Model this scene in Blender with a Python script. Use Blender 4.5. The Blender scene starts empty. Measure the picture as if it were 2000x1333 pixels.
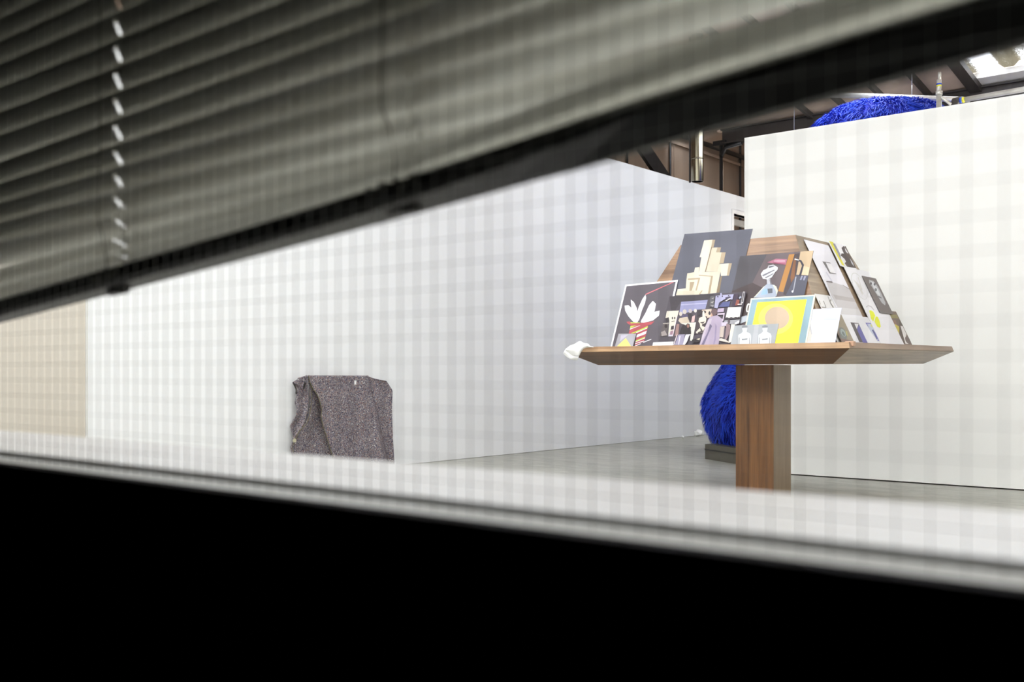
import bpy, bmesh, math, random
import numpy as np
from mathutils import Vector, Matrix

random.seed(7)
rng = np.random.default_rng(7)
S = bpy.context.scene
COL = S.collection

# ------------------------------------------------------------------ camera
EYE = 1.0
AZ = math.atan2(.632, .775)
F = 1989.0
cam_d = bpy.data.cameras.new('camera')
cam = bpy.data.objects.new('camera', cam_d)
COL.objects.link(cam)
cam.location = (0, 0, EYE)
cam.rotation_euler = (math.pi/2, 0, AZ)
cam_d.sensor_width = 36
cam_d.lens = F/2000*36
cam_d.shift_y = 59.5/2000
cam_d.clip_start = .02
cam_d.dof.use_dof = True
cam_d.dof.focus_distance = 7.4
cam_d.dof.aperture_fstop = 4.8
cam_d.dof.aperture_blades = 4
cam_d.dof.aperture_rotation = 0.0
S.camera = cam

# ------------------------------------------------------------------ world, light, exposure
S.view_settings.view_transform = 'Standard'
S.view_settings.look = 'None'
S.view_settings.gamma = 1
S.view_settings.exposure = 0.06
w = bpy.data.worlds.new('sky'); S.world = w
w.use_nodes = True
w.node_tree.nodes['Background'].inputs[0].default_value = (.80, .88, 1, 1)
w.node_tree.nodes['Background'].inputs[1].default_value = 12.0

def area(name, loc, rot, sx, sy, power, col):
    l = bpy.data.lights.new(name, 'AREA'); l.shape = 'RECTANGLE'
    l.size = sx; l.size_y = sy; l.energy = power; l.color = col
    o = bpy.data.objects.new(name, l); COL.objects.link(o)
    o.location = loc; o.rotation_euler = rot
    return o
# lamp for daylight below the roof lights, then two added fills
area('overhead_fill', (-1.8, 3.2, 5.3), (0, 0, 0), 10, 4.2, 290, (1, .99, .96))
area('overhead_fill', (-4.4, 12.6, 4.75), (0, math.radians(38), 0), 1.2, 4.0, 135, (.92, .95, 1))  # added fill, tilted to brighten the far left partition
area('window_wall_fill', (-2.3, .8, 2.7), (math.radians(84), 0, 0), 9, .9, 165, (1, .99, .97))  # added fill above the window for the stand front and walls
# added upward fills, unseen behind the right partition and in the far bay
area('upward_fill', (-.6, 10.6, 2.2), (math.pi, 0, 0), 4, .5, 190, (1, .93, .85))
area('upward_fill', (-6.2, 16.6, 2.0), (math.radians(120), 0, math.radians(60)), 2, 1, 80, (1, .93, .86))

# ------------------------------------------------------------------ helpers
def ray(x, y):
    rx = (x-1000)/F; rz = (726-y)/F
    return Vector((.775*rx-.632, .632*rx+.775, rz))
EYEP = Vector((0, 0, EYE))
def atY(x, y, Y): r = ray(x, y); return EYEP + r*(Y/r.y)
def atX(x, y, X): r = ray(x, y); return EYEP + r*(X/r.x)
def atP(x, y, p0, n):
    r = ray(x, y); return EYEP + r*((p0-EYEP).dot(n)/r.dot(n))

def lin(c):
    return tuple((v/255/12.92 if v/255 <= .04045 else ((v/255+.055)/1.055)**2.4) for v in c)

def tag(o, label=None, cat=None, group=None, kind=None):
    if label: o['label'] = label
    if cat: o['category'] = cat
    if group: o['group'] = group
    if kind: o['kind'] = kind
    return o

def empty(name, loc=(0, 0, 0), rz=0):
    o = bpy.data.objects.new(name, None); COL.objects.link(o)
    o.location = loc; o.rotation_euler = (0, 0, rz); o.empty_display_size = .1
    return o

def link(name, me, parent=None, loc=(0, 0, 0)):
    o = bpy.data.objects.new(name, me); COL.objects.link(o)
    if parent is not None:
        o.parent = parent
        o.matrix_parent_inverse = Matrix.LocRotScale(parent.location, parent.rotation_euler, None).inverted()
    else:
        o.location = loc
    return o

class MB:
    """verts/faces collector with material slots"""
    def __init__(s): s.v = []; s.f = []; s.m = []; s.sm = []
    def add(s, vs, fs, m=0, smooth=False):
        b = len(s.v); s.v += [tuple(v) for v in vs]
        for f in fs: s.f.append(tuple(b+i for i in f)); s.m.append(m); s.sm.append(smooth)
        return s
    def box(s, x0, x1, y0, y1, z0, z1, m=0):
        vs = [(x, y, z) for x in (x0, x1) for y in (y0, y1) for z in (z0, z1)]
        return s.add(vs, [(0,1,3,2),(4,6,7,5),(0,4,5,1),(2,3,7,6),(0,2,6,4),(1,5,7,3)], m)
    def tube(s, pts, r, n=10, m=0, cap=True, smooth=True):
        pts = [Vector(p) for p in pts]; rs = r if isinstance(r, (list, tuple)) else [r]*len(pts)
        vs = []; k = len(pts)
        for i, p in enumerate(pts):
            d = (pts[min(i+1, k-1)]-pts[max(i-1, 0)]).normalized()
            u = d.cross(Vector((0, 0, 1)))
            if u.length < .05: u = d.cross(Vector((1, 0, 0)))
            u.normalize(); v = d.cross(u)
            for j in range(n):
                a = 2*math.pi*j/n; vs.append(p+(u*math.cos(a)+v*math.sin(a))*rs[i])
        fs = [(i*n+j, i*n+(j+1) % n, (i+1)*n+(j+1) % n, (i+1)*n+j) for i in range(k-1) for j in range(n)]
        s.add(vs, fs, m, smooth)
        if cap:
            s.add([vs[j] for j in range(n)], [tuple(range(n))], m)
            s.add([vs[(k-1)*n+j] for j in range(n)], [tuple(range(n))], m)
        return s
    def build(s, name, mats, parent=None, bevel=0, recalc=True):
        me = bpy.data.meshes.new(name)
        me.from_pydata(s.v, [], s.f)
        if not isinstance(mats, (list, tuple)): mats = [mats]
        for m in mats: me.materials.append(m)
        me.polygons.foreach_set('material_index', s.m)
        me.polygons.foreach_set('use_smooth', s.sm)
        me.update()
        if recalc:
            bm = bmesh.new(); bm.from_mesh(me); bmesh.ops.remove_doubles(bm, verts=bm.verts, dist=1e-6)
            bmesh.ops.recalc_face_normals(bm, faces=bm.faces); bm.to_mesh(me); bm.free()
        o = link(name, me, parent)
        if bevel:
            b = o.modifiers.new('bevel', 'BEVEL'); b.width = bevel; b.segments = 2; b.limit_method = 'ANGLE'
        return o

# ------------------------------------------------------------------ materials
def mat(name, col=(.8, .8, .8), rough=.6, metal=0, spec=.5):
    m = bpy.data.materials.new(name); m.use_nodes = True
    b = m.node_tree.nodes['Principled BSDF']
    b.inputs['Base Color'].default_value = (*col, 1)
    b.inputs['Roughness'].default_value = rough
    b.inputs['Metallic'].default_value = metal
    b.inputs['Specular IOR Level'].default_value = spec
    return m
def nodes(m): return m.node_tree.nodes, m.node_tree.links, m.node_tree.nodes['Principled BSDF']
def noise_col(m, stops, scale=5, vec=(1, 1, 1), detail=6, rough=.6, bump=0, dist=0, coord='Object'):
    N, L, B = nodes(m)
    tc = N.new('ShaderNodeTexCoord'); mp = N.new('ShaderNodeMapping'); mp.inputs['Scale'].default_value = vec
    nz = N.new('ShaderNodeTexNoise'); nz.inputs['Scale'].default_value = scale; nz.inputs['Detail'].default_value = detail
    nz.inputs['Roughness'].default_value = rough; nz.inputs['Distortion'].default_value = dist
    cr = N.new('ShaderNodeValToRGB')
    while len(cr.color_ramp.elements) < len(stops): cr.color_ramp.elements.new(.5)
    for e, (p, c) in zip(cr.color_ramp.elements, stops): e.position = p; e.color = (*c, 1)
    L.new(tc.outputs[coord], mp.inputs[0]); L.new(mp.outputs[0], nz.inputs[0]); L.new(nz.outputs['Fac'], cr.inputs[0])
    L.new(cr.outputs[0], B.inputs['Base Color'])
    if bump:
        bp = N.new('ShaderNodeBump'); bp.inputs['Strength'].default_value = bump; bp.inputs['Distance'].default_value = .01
        L.new(nz.outputs['Fac'], bp.inputs['Height']); L.new(bp.outputs[0], B.inputs['Normal'])
    return m

def wood(name, along, dark, light, hue=1.0, contrast=(.36, .66), fine=26):
    m = mat(name, rough=.34, spec=.6)
    N, L, B = nodes(m)
    tc = N.new('ShaderNodeTexCoord')
    def nz(scale, stretch, detail, dist):
        mp = N.new('ShaderNodeMapping')
        mp.inputs['Scale'].default_value = tuple(1 if i == along else stretch for i in range(3))
        n = N.new('ShaderNodeTexNoise'); n.inputs['Scale'].default_value = scale
        n.inputs['Detail'].default_value = detail; n.inputs['Distortion'].default_value = dist
        L.new(tc.outputs['Object'], mp.inputs[0]); L.new(mp.outputs[0], n.inputs[0]); return n.outputs['Fac']
    a = nz(1.1, fine, 4, .5); b = nz(4.5, fine*2.2, 5, .2); c = nz(.9, 6, 2, .8)
    m1 = N.new('ShaderNodeMath'); m1.operation = 'MULTIPLY_ADD'; m1.inputs[1].default_value = .55
    L.new(a, m1.inputs[0])
    m2 = N.new('ShaderNodeMath'); m2.operation = 'MULTIPLY'; m2.inputs[1].default_value = .22; L.new(b, m2.inputs[0])
    L.new(m2.outputs[0], m1.inputs[2])
    m3 = N.new('ShaderNodeMath'); m3.operation = 'MULTIPLY_ADD'; m3.inputs[1].default_value = .25
    L.new(c, m3.inputs[0]); L.new(m1.outputs[0], m3.inputs[2])
    cr = N.new('ShaderNodeValToRGB'); cr.color_ramp.elements[0].position = contrast[0]; cr.color_ramp.elements[0].color = (*dark, 1)
    cr.color_ramp.elements[1].position = contrast[1]; cr.color_ramp.elements[1].color = (*light, 1)
    L.new(m3.outputs[0], cr.inputs[0]); L.new(cr.outputs[0], B.inputs['Base Color'])
    return m

M_white = noise_col(mat('partition_white', rough=.85, spec=.2), [(.3, (.85, .845, .82)), (.7, (.87, .865, .845))], .6)
M_whitecool = noise_col(mat('partition_white_left', rough=.85, spec=.2), [(.3, (.83, .84, .845)), (.7, (.855, .86, .865))], .6)
M_beige = noise_col(mat('beige_plaster', rough=.9, spec=.1), [(.3, lin((206, 198, 186))), (.7, lin((211, 204, 193)))], 1)
M_black = mat('black_paint', (.008, .008, .009), .9, 0, .1)
M_sill = noise_col(mat('white_sill_paint', rough=.4), [(.35, (.66, .65, .645)), (.65, (.74, .74, .735))], 9)
M_ledge = mat('grey_frame_paint', lin((186, 186, 180)), .5)
M_gap = mat('dark_gap', (.03, .028, .03), .8)
M_clad = noise_col(mat('brown_cladding', rough=.85, spec=.15), [(.3, lin((138, 118, 102))), (.7, lin((158, 138, 120)))], 1.3, (1, 1, .3))
M_roof = noise_col(mat('roof_underside', rough=.9, spec=.1), [(.3, lin((196, 174, 156))), (.7, lin((212, 192, 174)))], 1.1)
M_steel_dark = mat('dark_steel', lin((58, 54, 52)), .5, 0, .4)
M_blacksteel = mat('black_steel', lin((30, 30, 32)), .45)
M_galv = noise_col(mat('galvanised_tube', rough=.38, metal=.55), [(.3, (.50, .50, .48)), (.7, (.66, .66, .63))], 12)
M_chrome = mat('polished_flue', (.27, .25, .19), .14, 1)
M_tape_b = mat('blue_tape', lin((40, 80, 190)), .5); M_tape_y = mat('yellow_tape', lin((220, 215, 60)), .5)
M_slat = mat('blind_slat_grey', lin((212, 212, 204)), .34, .45, .6)
M_rail = mat('blind_rail_dark', lin((38, 38, 36)), .45, 0, .4)
M_cord = mat('cord_grey', lin((120, 116, 105)), .8)
M_wire = mat('wire_steel', lin((120, 122, 120)), .5, .3)

# concrete floor
M_floor = mat('concrete', rough=.42, spec=.35)
def concrete():
    N, L, B = nodes(M_floor)
    tc = N.new('ShaderNodeTexCoord')
    outs = []
    for sc, vec, det, rt in ((.45, (1, 1, 1), 5, .6), (2.6, (1, 3.2, 1), 9, .72), (34, (1, 2, 1), 4, .6)):
        mp = N.new('ShaderNodeMapping'); mp.inputs['Scale'].default_value = vec; mp.inputs['Rotation'].default_value = (0, 0, .68)
        n = N.new('ShaderNodeTexNoise'); n.inputs['Scale'].default_value = sc; n.inputs['Detail'].default_value = det; n.inputs['Roughness'].default_value = rt
        L.new(tc.outputs['Object'], mp.inputs[0]); L.new(mp.outputs[0], n.inputs[0]); outs.append(n.outputs['Fac'])
    a = N.new('ShaderNodeMath'); a.operation = 'MULTIPLY_ADD'; a.inputs[1].default_value = .35
    b = N.new('ShaderNodeMath'); b.operation = 'MULTIPLY_ADD'; b.inputs[1].default_value = .45
    c = N.new('ShaderNodeMath'); c.operation = 'MULTIPLY'; c.inputs[1].default_value = .2
    L.new(outs[2], c.inputs[0]); L.new(outs[1], b.inputs[0]); L.new(c.outputs[0], b.inputs[2])
    L.new(outs[0], a.inputs[0]); L.new(b.outputs[0], a.inputs[2])
    cr = N.new('ShaderNodeValToRGB')
    cr.color_ramp.elements[0].position = .38; cr.color_ramp.elements[0].color = (*lin((140, 140, 131)), 1)
    cr.color_ramp.elements[1].position = .62; cr.color_ramp.elements[1].color = (*lin((192, 192, 182)), 1)
    L.new(a.outputs[0], cr.inputs[0]); L.new(cr.outputs[0], B.inputs['Base Color'])
concrete()

D_, L_ = lin((96, 66, 46)), lin((178, 140, 106))
W_x = wood('walnut_grain_across', 0, D_, L_)
W_y = wood('walnut_deep_sheen', 1, lin((118, 100, 80)), lin((182, 160, 134)))  # greyer, paler wood: wall sheen on the side faces put into the colour
W_z = wood('walnut_grain_upright', 2, lin((72, 40, 18)), lin((150, 102, 58)), contrast=(.34, .64), fine=22)

# wool blanket
M_wool = mat('speckled_wool', rough=.95, spec=.05)
def wool():
    N, L, B = nodes(M_wool)
    tc = N.new('ShaderNodeTexCoord')
    v = N.new('ShaderNodeTexVoronoi'); v.inputs['Scale'].default_value = 150
    n = N.new('ShaderNodeTexNoise'); n.inputs['Scale'].default_value = 6; n.inputs['Detail'].default_value = 6
    L.new(tc.outputs['Object'], v.inputs[0]); L.new(tc.outputs['Object'], n.inputs[0])
    sep = N.new('ShaderNodeSeparateColor'); L.new(v.outputs['Color'], sep.inputs[0])
    cr = N.new('ShaderNodeValToRGB'); E = cr.color_ramp.elements
    st = [(0, (70, 66, 80)), (.18, (116, 113, 128)), (.4, (150, 142, 146)), (.6, (126, 116, 120)), (.75, (158, 128, 120)), (.86, (172, 166, 162)), (.965, (222, 220, 216))]
    while len(E) < len(st): E.new(.5)
    for e, (p, c) in zip(E, st): e.position = p; e.color = (*lin(c), 1)
    cr.color_ramp.interpolation = 'CONSTANT'
    L.new(sep.outputs[0], cr.inputs[0])
    mx = N.new('ShaderNodeMixRGB'); mx.blend_type = 'MULTIPLY'; mx.inputs[0].default_value = .12
    L.new(cr.outputs[0], mx.inputs[1]); L.new(n.outputs['Fac'], mx.inputs[2]); L.new(mx.outputs[0], B.inputs['Base Color'])
    bp = N.new('ShaderNodeBump'); bp.inputs['Strength'].default_value = .5; bp.inputs['Distance'].default_value = .004
    L.new(sep.outputs[1], bp.inputs['Height']); L.new(bp.outputs[0], B.inputs['Normal'])
wool()
M_hem = mat('olive_hem', lin((112, 106, 84)), .9)
M_hemshade = mat('blanket_fold_shade', lin((70, 66, 64)), .95)

# glass: clear sheet, reflects a little
M_glass = bpy.data.materials.new('window_glass'); M_glass.use_nodes = True
def glass():
    nt = M_glass.node_tree; nt.nodes.clear()
    o = nt.nodes.new('ShaderNodeOutputMaterial'); t = nt.nodes.new('ShaderNodeBsdfTransparent'); g = nt.nodes.new('ShaderNodeBsdfGlossy')
    t.inputs[0].default_value = (.985, .99, .985, 1); g.inputs['Roughness'].default_value = .02
    fr = nt.nodes.new('ShaderNodeFresnel'); fr.inputs[0].default_value = 1.45
    mx = nt.nodes.new('ShaderNodeMixShader')
    mt = nt.nodes.new('ShaderNodeMath'); mt.operation = 'MULTIPLY'; mt.inputs[1].default_value = .6
    nt.links.new(fr.outputs[0], mt.inputs[0]); ge = nt.nodes.new('ShaderNodeNewGeometry'); iv = nt.nodes.new('ShaderNodeMath'); iv.operation = 'SUBTRACT'; iv.inputs[0].default_value = 1
    nt.links.new(ge.outputs['Backfacing'], iv.inputs[1]); m3 = nt.nodes.new('ShaderNodeMath'); m3.operation = 'MULTIPLY'
    nt.links.new(iv.outputs[0], m3.inputs[0]); nt.links.new(mt.outputs[0], m3.inputs[1]); nt.links.new(m3.outputs[0], mx.inputs[0]); nt.links.new(t.outputs[0], mx.inputs[1]); nt.links.new(g.outputs[0], mx.inputs[2])
    nt.links.new(mx.outputs[0], o.inputs[0])
glass()

# translucent dirty roof sheet
M_sky = mat('rooflight_sheet', (.9, .9, .88), .5)
def skysheet():
    N, L, B = nodes(M_sky)
    tr = N.new('ShaderNodeBsdfTranslucent'); mx = N.new('ShaderNodeMixShader'); mx.inputs[0].default_value = .85
    tc = N.new('ShaderNodeTexCoord')
    n1 = N.new('ShaderNodeTexNoise'); n1.inputs['Scale'].default_value = 48; n1.inputs['Detail'].default_value = 8; n1.inputs['Roughness'].default_value = .8
    n2 = N.new('ShaderNodeTexNoise'); n2.inputs['Scale'].default_value = 1.0; n2.inputs['Detail'].default_value = 1
    mp = N.new('ShaderNodeMapping'); mp.inputs['Scale'].default_value = (4.2, .25, .2)
    L.new(tc.outputs['Object'], mp.inputs[0]); L.new(mp.outputs[0], n2.inputs[0]); L.new(tc.outputs['Object'], n1.inputs[0])
    md = N.new('ShaderNodeMath'); md.operation = 'ADD'; L.new(n1.outputs['Fac'], md.inputs[0]); L.new(n2.outputs['Fac'], md.inputs[1])
    cr = N.new('ShaderNodeValToRGB'); cr.color_ramp.elements[0].position = .46; cr.color_ramp.elements[0].color = (.95, .96, .97, 1)
    cr.color_ramp.elements[1].position = .52; cr.color_ramp.elements[1].color = (.07, .06, .04, 1)
    hv = N.new('ShaderNodeMath'); hv.operation = 'MULTIPLY'; hv.inputs[1].default_value = .5; L.new(md.outputs[0], hv.inputs[0])
    L.new(hv.outputs[0], cr.inputs[0]); L.new(cr.outputs[0], tr.inputs[0]); L.new(cr.outputs[0], B.inputs['Base Color'])
    out = N['Material Output']; L.new(B.outputs[0], mx.inputs[1]); L.new(tr.outputs[0], mx.inputs[2]); L.new(mx.outputs[0], out.inputs[0])
skysheet()

# ------------------------------------------------------------------ the setting
YR = 9.31            # partition facing the window
XL = -7.78           # long partition on the left
def struct(o, label=None):
    o['kind'] = 'structure'
    if label: o['label'] = label
    return o

b = MB().box(-10.5, 8, -3, 19.2, -.12, 0)
struct(b.build('floor', M_floor))

# long left partition with a tall opening near its far end
zt = 3.92
cy = atX(172, 700, XL).y
dy0 = atX(1432, 430, XL).y; dy1 = dy0+1.9
dz = atX(1432, 417, XL).z
b = MB()
b.box(XL-.12, XL, cy, dy0, .004, zt).box(XL-.12, XL, dy0, dy1, dz, zt).box(XL-.12, XL, dy1, 18.9, .004, zt)
struct(b.build('wall_left', M_whitecool))
b = MB()
fo = .10
for a in ((dy0-.06, dy0, 0, dz+.06), (dy1, dy1+.06, 0, dz+.06), (dy0, dy1, dz, dz+.06)):
    b.box(XL-.13, XL+.015, a[0], a[1], a[2], a[3])
struct(b.build('trim_1', M_white))
b = MB().box(XL-.13, XL-.08, dy0, dy1, dz-.16, dz-.06)
struct(b.build('trim_2', M_galv))
# beige wall seen past the end of the long partition
b = MB().box(XL-.16, XL-.04, .56, cy-.002, .004, 4.2)
struct(b.build('wall_left_near', M_beige))

# right partition parallel to the window
xr = atY(1454, 500, YR).x
zr = atY(1454, 269.5, YR).z
xr2 = atY(1808, 300, YR).x
b = MB().box(xr, 7.5, YR, YR+.16, .012, zr)
struct(b.build('wall_right', M_white))

# the hall shell: side walls, back wall, roof
Yb = 15.3
zb = atY(1835, 184.5, Yb).z
GR = .145
def zroof(y): return zb+.02+GR*(Yb-y)
XA = -9.1
b = MB().box(XA-.2, XA, .5, 19.2, 0, 7.2)
# seams and ledges of the cladding
for y in np.arange(9.2, 19, .92): b.box(XA, XA+.018, y, y+.02, 0, 5.6)
struct(b.build('wall_outer_left', M_clad))
b = MB().box(XA, 8, 19.0, 19.2, 0, 7.2)
for x in np.arange(-8.8, 6, .95): b.box(x, x+.03, 18.97, 19.0, 0, 6)
struct(b.build('wall_back', M_clad))
struct(MB().box(7.5, 7.7, .5, 19.2, 0, 7.2).build('wall_outer_right', M_white))
# roof: slopes down away from the window to the valley beam; opening for the rooflights
sk_x0 = None
p = atY(1907, 168, Yb-.05); sx0 = p.x
def roof_piece(x0, x1, y0, y1, mb, t=.08):
    vs = [(x, y, zroof(y)+d) for x in (x0, x1) for y in (y0, y1) for d in (0, t)]
    mb.add(vs, [(0,1,3,2),(4,6,7,5),(0,4,5,1),(2,3,7,6),(0,2,6,4),(1,5,7,3)])
rf = MB()
SK = [(sx0, sx0+3.4, 12.2, 15.02), (-7, -4.5, 3.0, 7.5), (-2.5, .5, 3.0, 7.5)]
roof_piece(XA, sx0, 12.2, Yb, rf); roof_piece(sx0+3.4, 7.6, 12.2, Yb, rf)
fl_ = MB(); roof_piece(sx0, sx0+3.4, 15.02, Yb, fl_); struct(fl_.build('trim_3', M_white))
roof_piece(XA, 7.6, 7.5, 12.2, rf); roof_piece(XA, 7.6, -3.2, 3.0, rf)
roof_piece(XA, -7, 3, 7.5, rf); roof_piece(-4.5, -2.5, 3, 7.5, rf); roof_piece(.5, 7.6, 3, 7.5, rf)
rf.box(XA, 7.6, 15.45, 19.0, 6.9, 7.0)
rf.box(-8.1, 7.6, 15.35, 15.45, zb, 6.9)
rf.box(XA, -8.1, 15.35, 15.45, 6.3, 6.9)
for i in range(0, len(rf.f), 6):
    o = MB(); fs = rf.f[i:i+6]; b0 = min(min(f) for f in fs)
    o.add(rf.v[b0:b0+8], [tuple(k-b0 for k in f) for f in fs]); struct(o.build('ceiling', M_roof))

def rooflight(x0, x1, y0, y1, label):
    m = MB(); nx = int((x1-x0)/.03); pw = .42
    vs = []
    for i in range(nx+1):
        x = x0+(x1-x0)*i/nx; ph = ((x-x0) % pw)/pw
        h = .0 if ph < .3 else (.07*(ph-.3)/.15 if ph < .45 else (.07 if ph < .8 else .07*(1-ph)/.2))
        for y in (y0, y1): vs.append((x, y, zroof(y)+.085+h))
    m.add(vs, [(2*i, 2*i+1, 2*i+3, 2*i+2) for i in range(nx)])
    o = m.build('corrugated_rooflight', M_sky, recalc=False)
    tag(o, label, 'rooflight', 'corrugated rooflights'); return o
rooflight(*SK[0], 'bright dirty corrugated rooflight above the valley beam, right of the scaffold post')
rooflight(*SK[1], 'corrugated rooflight high over the left side of the gallery')
rooflight(*SK[2], 'corrugated rooflight high over the middle of the gallery')

# roof joists running down the slope
def joist(px, py, label, wdt=.055, dpt=.09, y0=8.5):
    p = atP(px, py, Vector((0, Yb, zroof(Yb))), Vector((0, GR, 1)).normalized())
    m = MB(); x = p.x
    vs = [(xx, y, zroof(y)-d) for xx in (x-wdt/2, x+wdt/2) for y in (y0, Yb) for d in (dpt, 0)]
    m.add(vs, [(0,1,3,2),(4,6,7,5),(0,4,5,1),(2,3,7,6),(0,2,6,4),(1,5,7,3)])
    tag(m.build('roof_joist', M_steel_dark), label, 'joist', 'joists under the sloping roof')
joist(1802, 166, 'dark roof joist ending just left of the scaffold post')
joist(1892, 150, 'wide dark roof joist along the edge of the dirty rooflight', .16)
joist(1652, 204, 'dark roof joist above the left shoulder of the blue fur dome')
joist(1580, 217, 'dark roof joist left of the blue fur dome', .05)
joist(1716, 176, 'dark roof joist over the top of the blue fur dome', .05)

# valley beam
p0 = atY(1411.6, 283, Yb)
b = MB(); x0 = p0.x; zb0 = p0.z
b.box(x0, 7.4, Yb-.02, Yb+.02, zb0, zb).box(x0, 7.4, Yb-.09, Yb+.09, zb0, zb0+.02).box(x0, 7.4, Yb-.09, Yb+.09, zb-.02, zb)
tag(b.build('valley_beam', M_steel_dark), 'long dark steel beam at the foot of the sloping roof', 'beam')
# dark pole carrying its left end
b = MB().tube([(x0-.03, Yb, 0), (x0-.03, Yb, zb0-.02)], .028, 12)
b.tube([(x0-.03, Yb, zb0-.18), (x0+.05, Yb, zb0-.05), (x0+.35, Yb, zb0-.015)], .04, 8)
b.box(x0-.14, x0+.08, Yb-.08, Yb+.08, zb0-.02, zb0+.06)
tag(b.build('steel_post', M_blacksteel), 'slim black steel post carrying the left end of the dark beam', 'post')
# horizontal rail and lower ledge along the brown outer wall
p = atX(1375, 281, XA+.05); q = atX(1454, 311, XA+.05)
b = MB().tube([(XA+.06, 13, p.z), (XA+.06, 18.9, p.z)], .045, 8)
tag(b.build('wall_rail', M_blacksteel), 'dark horizontal rail along the brown cladding', 'rail')
p = atX(1375, 295, XA+.05)
b = MB().box(XA, XA+.05, 12, 18.98, p.z-.05, p.z)
tag(b.build('wall_ledge', M_clad), 'brown ledge below the dark rail on the cladding', 'ledge')
# slanted black brace
p = atX(1256, 288, XL-.6); q = atX(1306, 362, XL-.6)
dd = (q-p).normalized()
b = MB(); n = Vector((0, dd.z, -dd.y)); hw = .13
p2 = p-dd*((p.z-zroof(p.y))/(dd.z+GR*dd.y))*.985; q2 = q+dd*1.5
vs = [c+n*s*hw+Vector((t, 0, 0)) for c in (p2, q2) for s in (-1, 1) for t in (-.03, .03)]
b.add(vs, [(0,1,3,2),(4,6,7,5),(0,4,5,1),(2,3,7,6),(0,2,6,4),(1,5,7,3)])
tag(b.build('diagonal_brace', M_blacksteel), 'black slanted steel brace showing above the left partition', 'brace')
# thin dark drop rods on the cladding
for i, (px, lab) in enumerate(((1446, 'thin dark conduit down the cladding beside the right partition edge'), (1309, 'thin dark conduit between the slanted brace and the steel flue'), (1225, 'thin dark conduit left of the slanted brace'))):
    p = atX(px, 350, XA+.04)
    tag(MB().tube([(XA+.04, p.y, 0), (XA+.04, p.y, 5.8)], .02, 6).build('wall_conduit', M_blacksteel), lab, 'conduit', 'conduits on the brown cladding')

# polished flue
c = EYEP + ray(1362, 355)*13.5
r = 12/F*13.5
e = empty('steel_flue', (c.x, c.y, c.z)); tag(e, 'polished steel flue pipe hanging open-ended above the left partition', 'flue')
zt_f = zroof(c.y)-.04
b = MB().tube([(c.x, c.y, c.z), (c.x, c.y, zt_f)], r, 28, cap=False)
b.tube([(c.x, c.y, c.z+.002), (c.x, c.y, zt_f)], r*.93, 28, cap=False)
b.add([(c.x+r*math.cos(a)*s, c.y+r*math.sin(a)*s, c.z) for s in (1, .93) for a in np.linspace(0, 2*math.pi, 28, endpoint=False)],
      [(i, (i+1) % 28, 28+(i+1) % 28, 28+i) for i in range(28)])
b.build('pipe', M_chrome, e, recalc=False)
p = EYEP + ray(1362, 312)*13.5
MB().tube([(c.x, c.y, p.z), (c.x, c.y, p.z+.02)], r*1.03, 28).build('joint_ring', M_chrome, e)
b = MB().tube([(c.x-r-.03, c.y, c.z-.0), (c.x-r-.03, c.y, zt_f)], .012, 6)
b.build('support_rod', M_blacksteel, e)

# scaffold behind the right partition
def scaff():
    Y = 9.66
    p = atY(1834, 300, Y); zt_ = atY(1834, 141, Y).z
    e = empty('scaffold_post', (p.x, Y, 0)); tag(e, 'grey scaffold post with blue and yellow tape standing behind the right partition', 'scaffold post')
    zc = atY(1834, 183, Y).z
    MB().tube([(p.x, Y, 0), (p.x, Y, zc)], .0235, 16).build('tube', M_galv, e)
    za = atY(1834, 156, Y).z
    MB().tube([(p.x, Y, zc), (p.x, Y, za)], .021, 16).build('spigot', M_galv, e)
    MB().tube([(p.x+.005, Y, za), (p.x+.005, Y, zt_)], .0145, 16).build('top_pin', M_galv, e)
    MB().tube([(p.x, Y, zc-.012), (p.x, Y, zc+.022)], .030, 16).build('collar', M_galv, e)
    for yy, mm, nm in ((164.5, M_tape_b, 'blue_tape'), (168, M_tape_y, 'yellow_tape')):
        z = atY(1834, yy, Y).z
        MB().tube([(p.x, Y, z-.007), (p.x, Y, z+.007)], .0225, 16).build(nm, mm, e)
    zj = atY(1840, 186, Y).z; j = atY(1856, 203, Y)
    MB().tube([(p.x, Y, zj), (j.x, Y+.02, j.z)], .014, 10).build('brace', M_galv, e)
    # handrail tube
    a = atY(1868, 197.5, Y+.05); bb = atY(2000, 174.5, Y+.05); d = (bb-a)
    e2 = empty('scaffold_rail', tuple(a)); tag(e2, 'grey scaffold tube running right just above the right partition', 'scaffold rail')
    MB().tube([a, a+d*3.2], .0235, 16).build('tube', M_galv, e2)
    MB().tube([a+d*.05, a+d*.09], .0255, 16).build('blue_tape', M_tape_b, e2)
    MB().tube([a+d*.09, a+d*.13], .0255, 16).build('yellow_tape', M_tape_y, e2)
    MB().tube([a-d*.02+Vector((0, -.03, -.01)), a+d*.04+Vector((0, .03, .01))], .034, 10).build('coupler', M_steel_dark, e2)
    a = atY(1520, 181.5, 13.0); c2 = atY(1893, 195, 12.2)
    tag(MB().tube([a, c2], [.036, .030], 16).build('roof_pipe', M_galv), 'long pale pipe crossing behind the top of the blue fur dome', 'pipe')
    for i, (px, y1, y2) in enumerate(((1781, 118, 196), (1551, 200, 262))):
        q = atY(px, y2, 12.5 if i == 0 else 11)
        tag(MB().tube([q, (q.x, q.y, zroof(q.y))], .004, 6).build('hanging_wire', M_galv),
            ('thin wire dropping from the roof beside the scaffold post', 'thin wire dropping from the roof near the left end of the right partition')[i], 'wire', 'wires hanging from the roof')
scaff()

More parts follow.
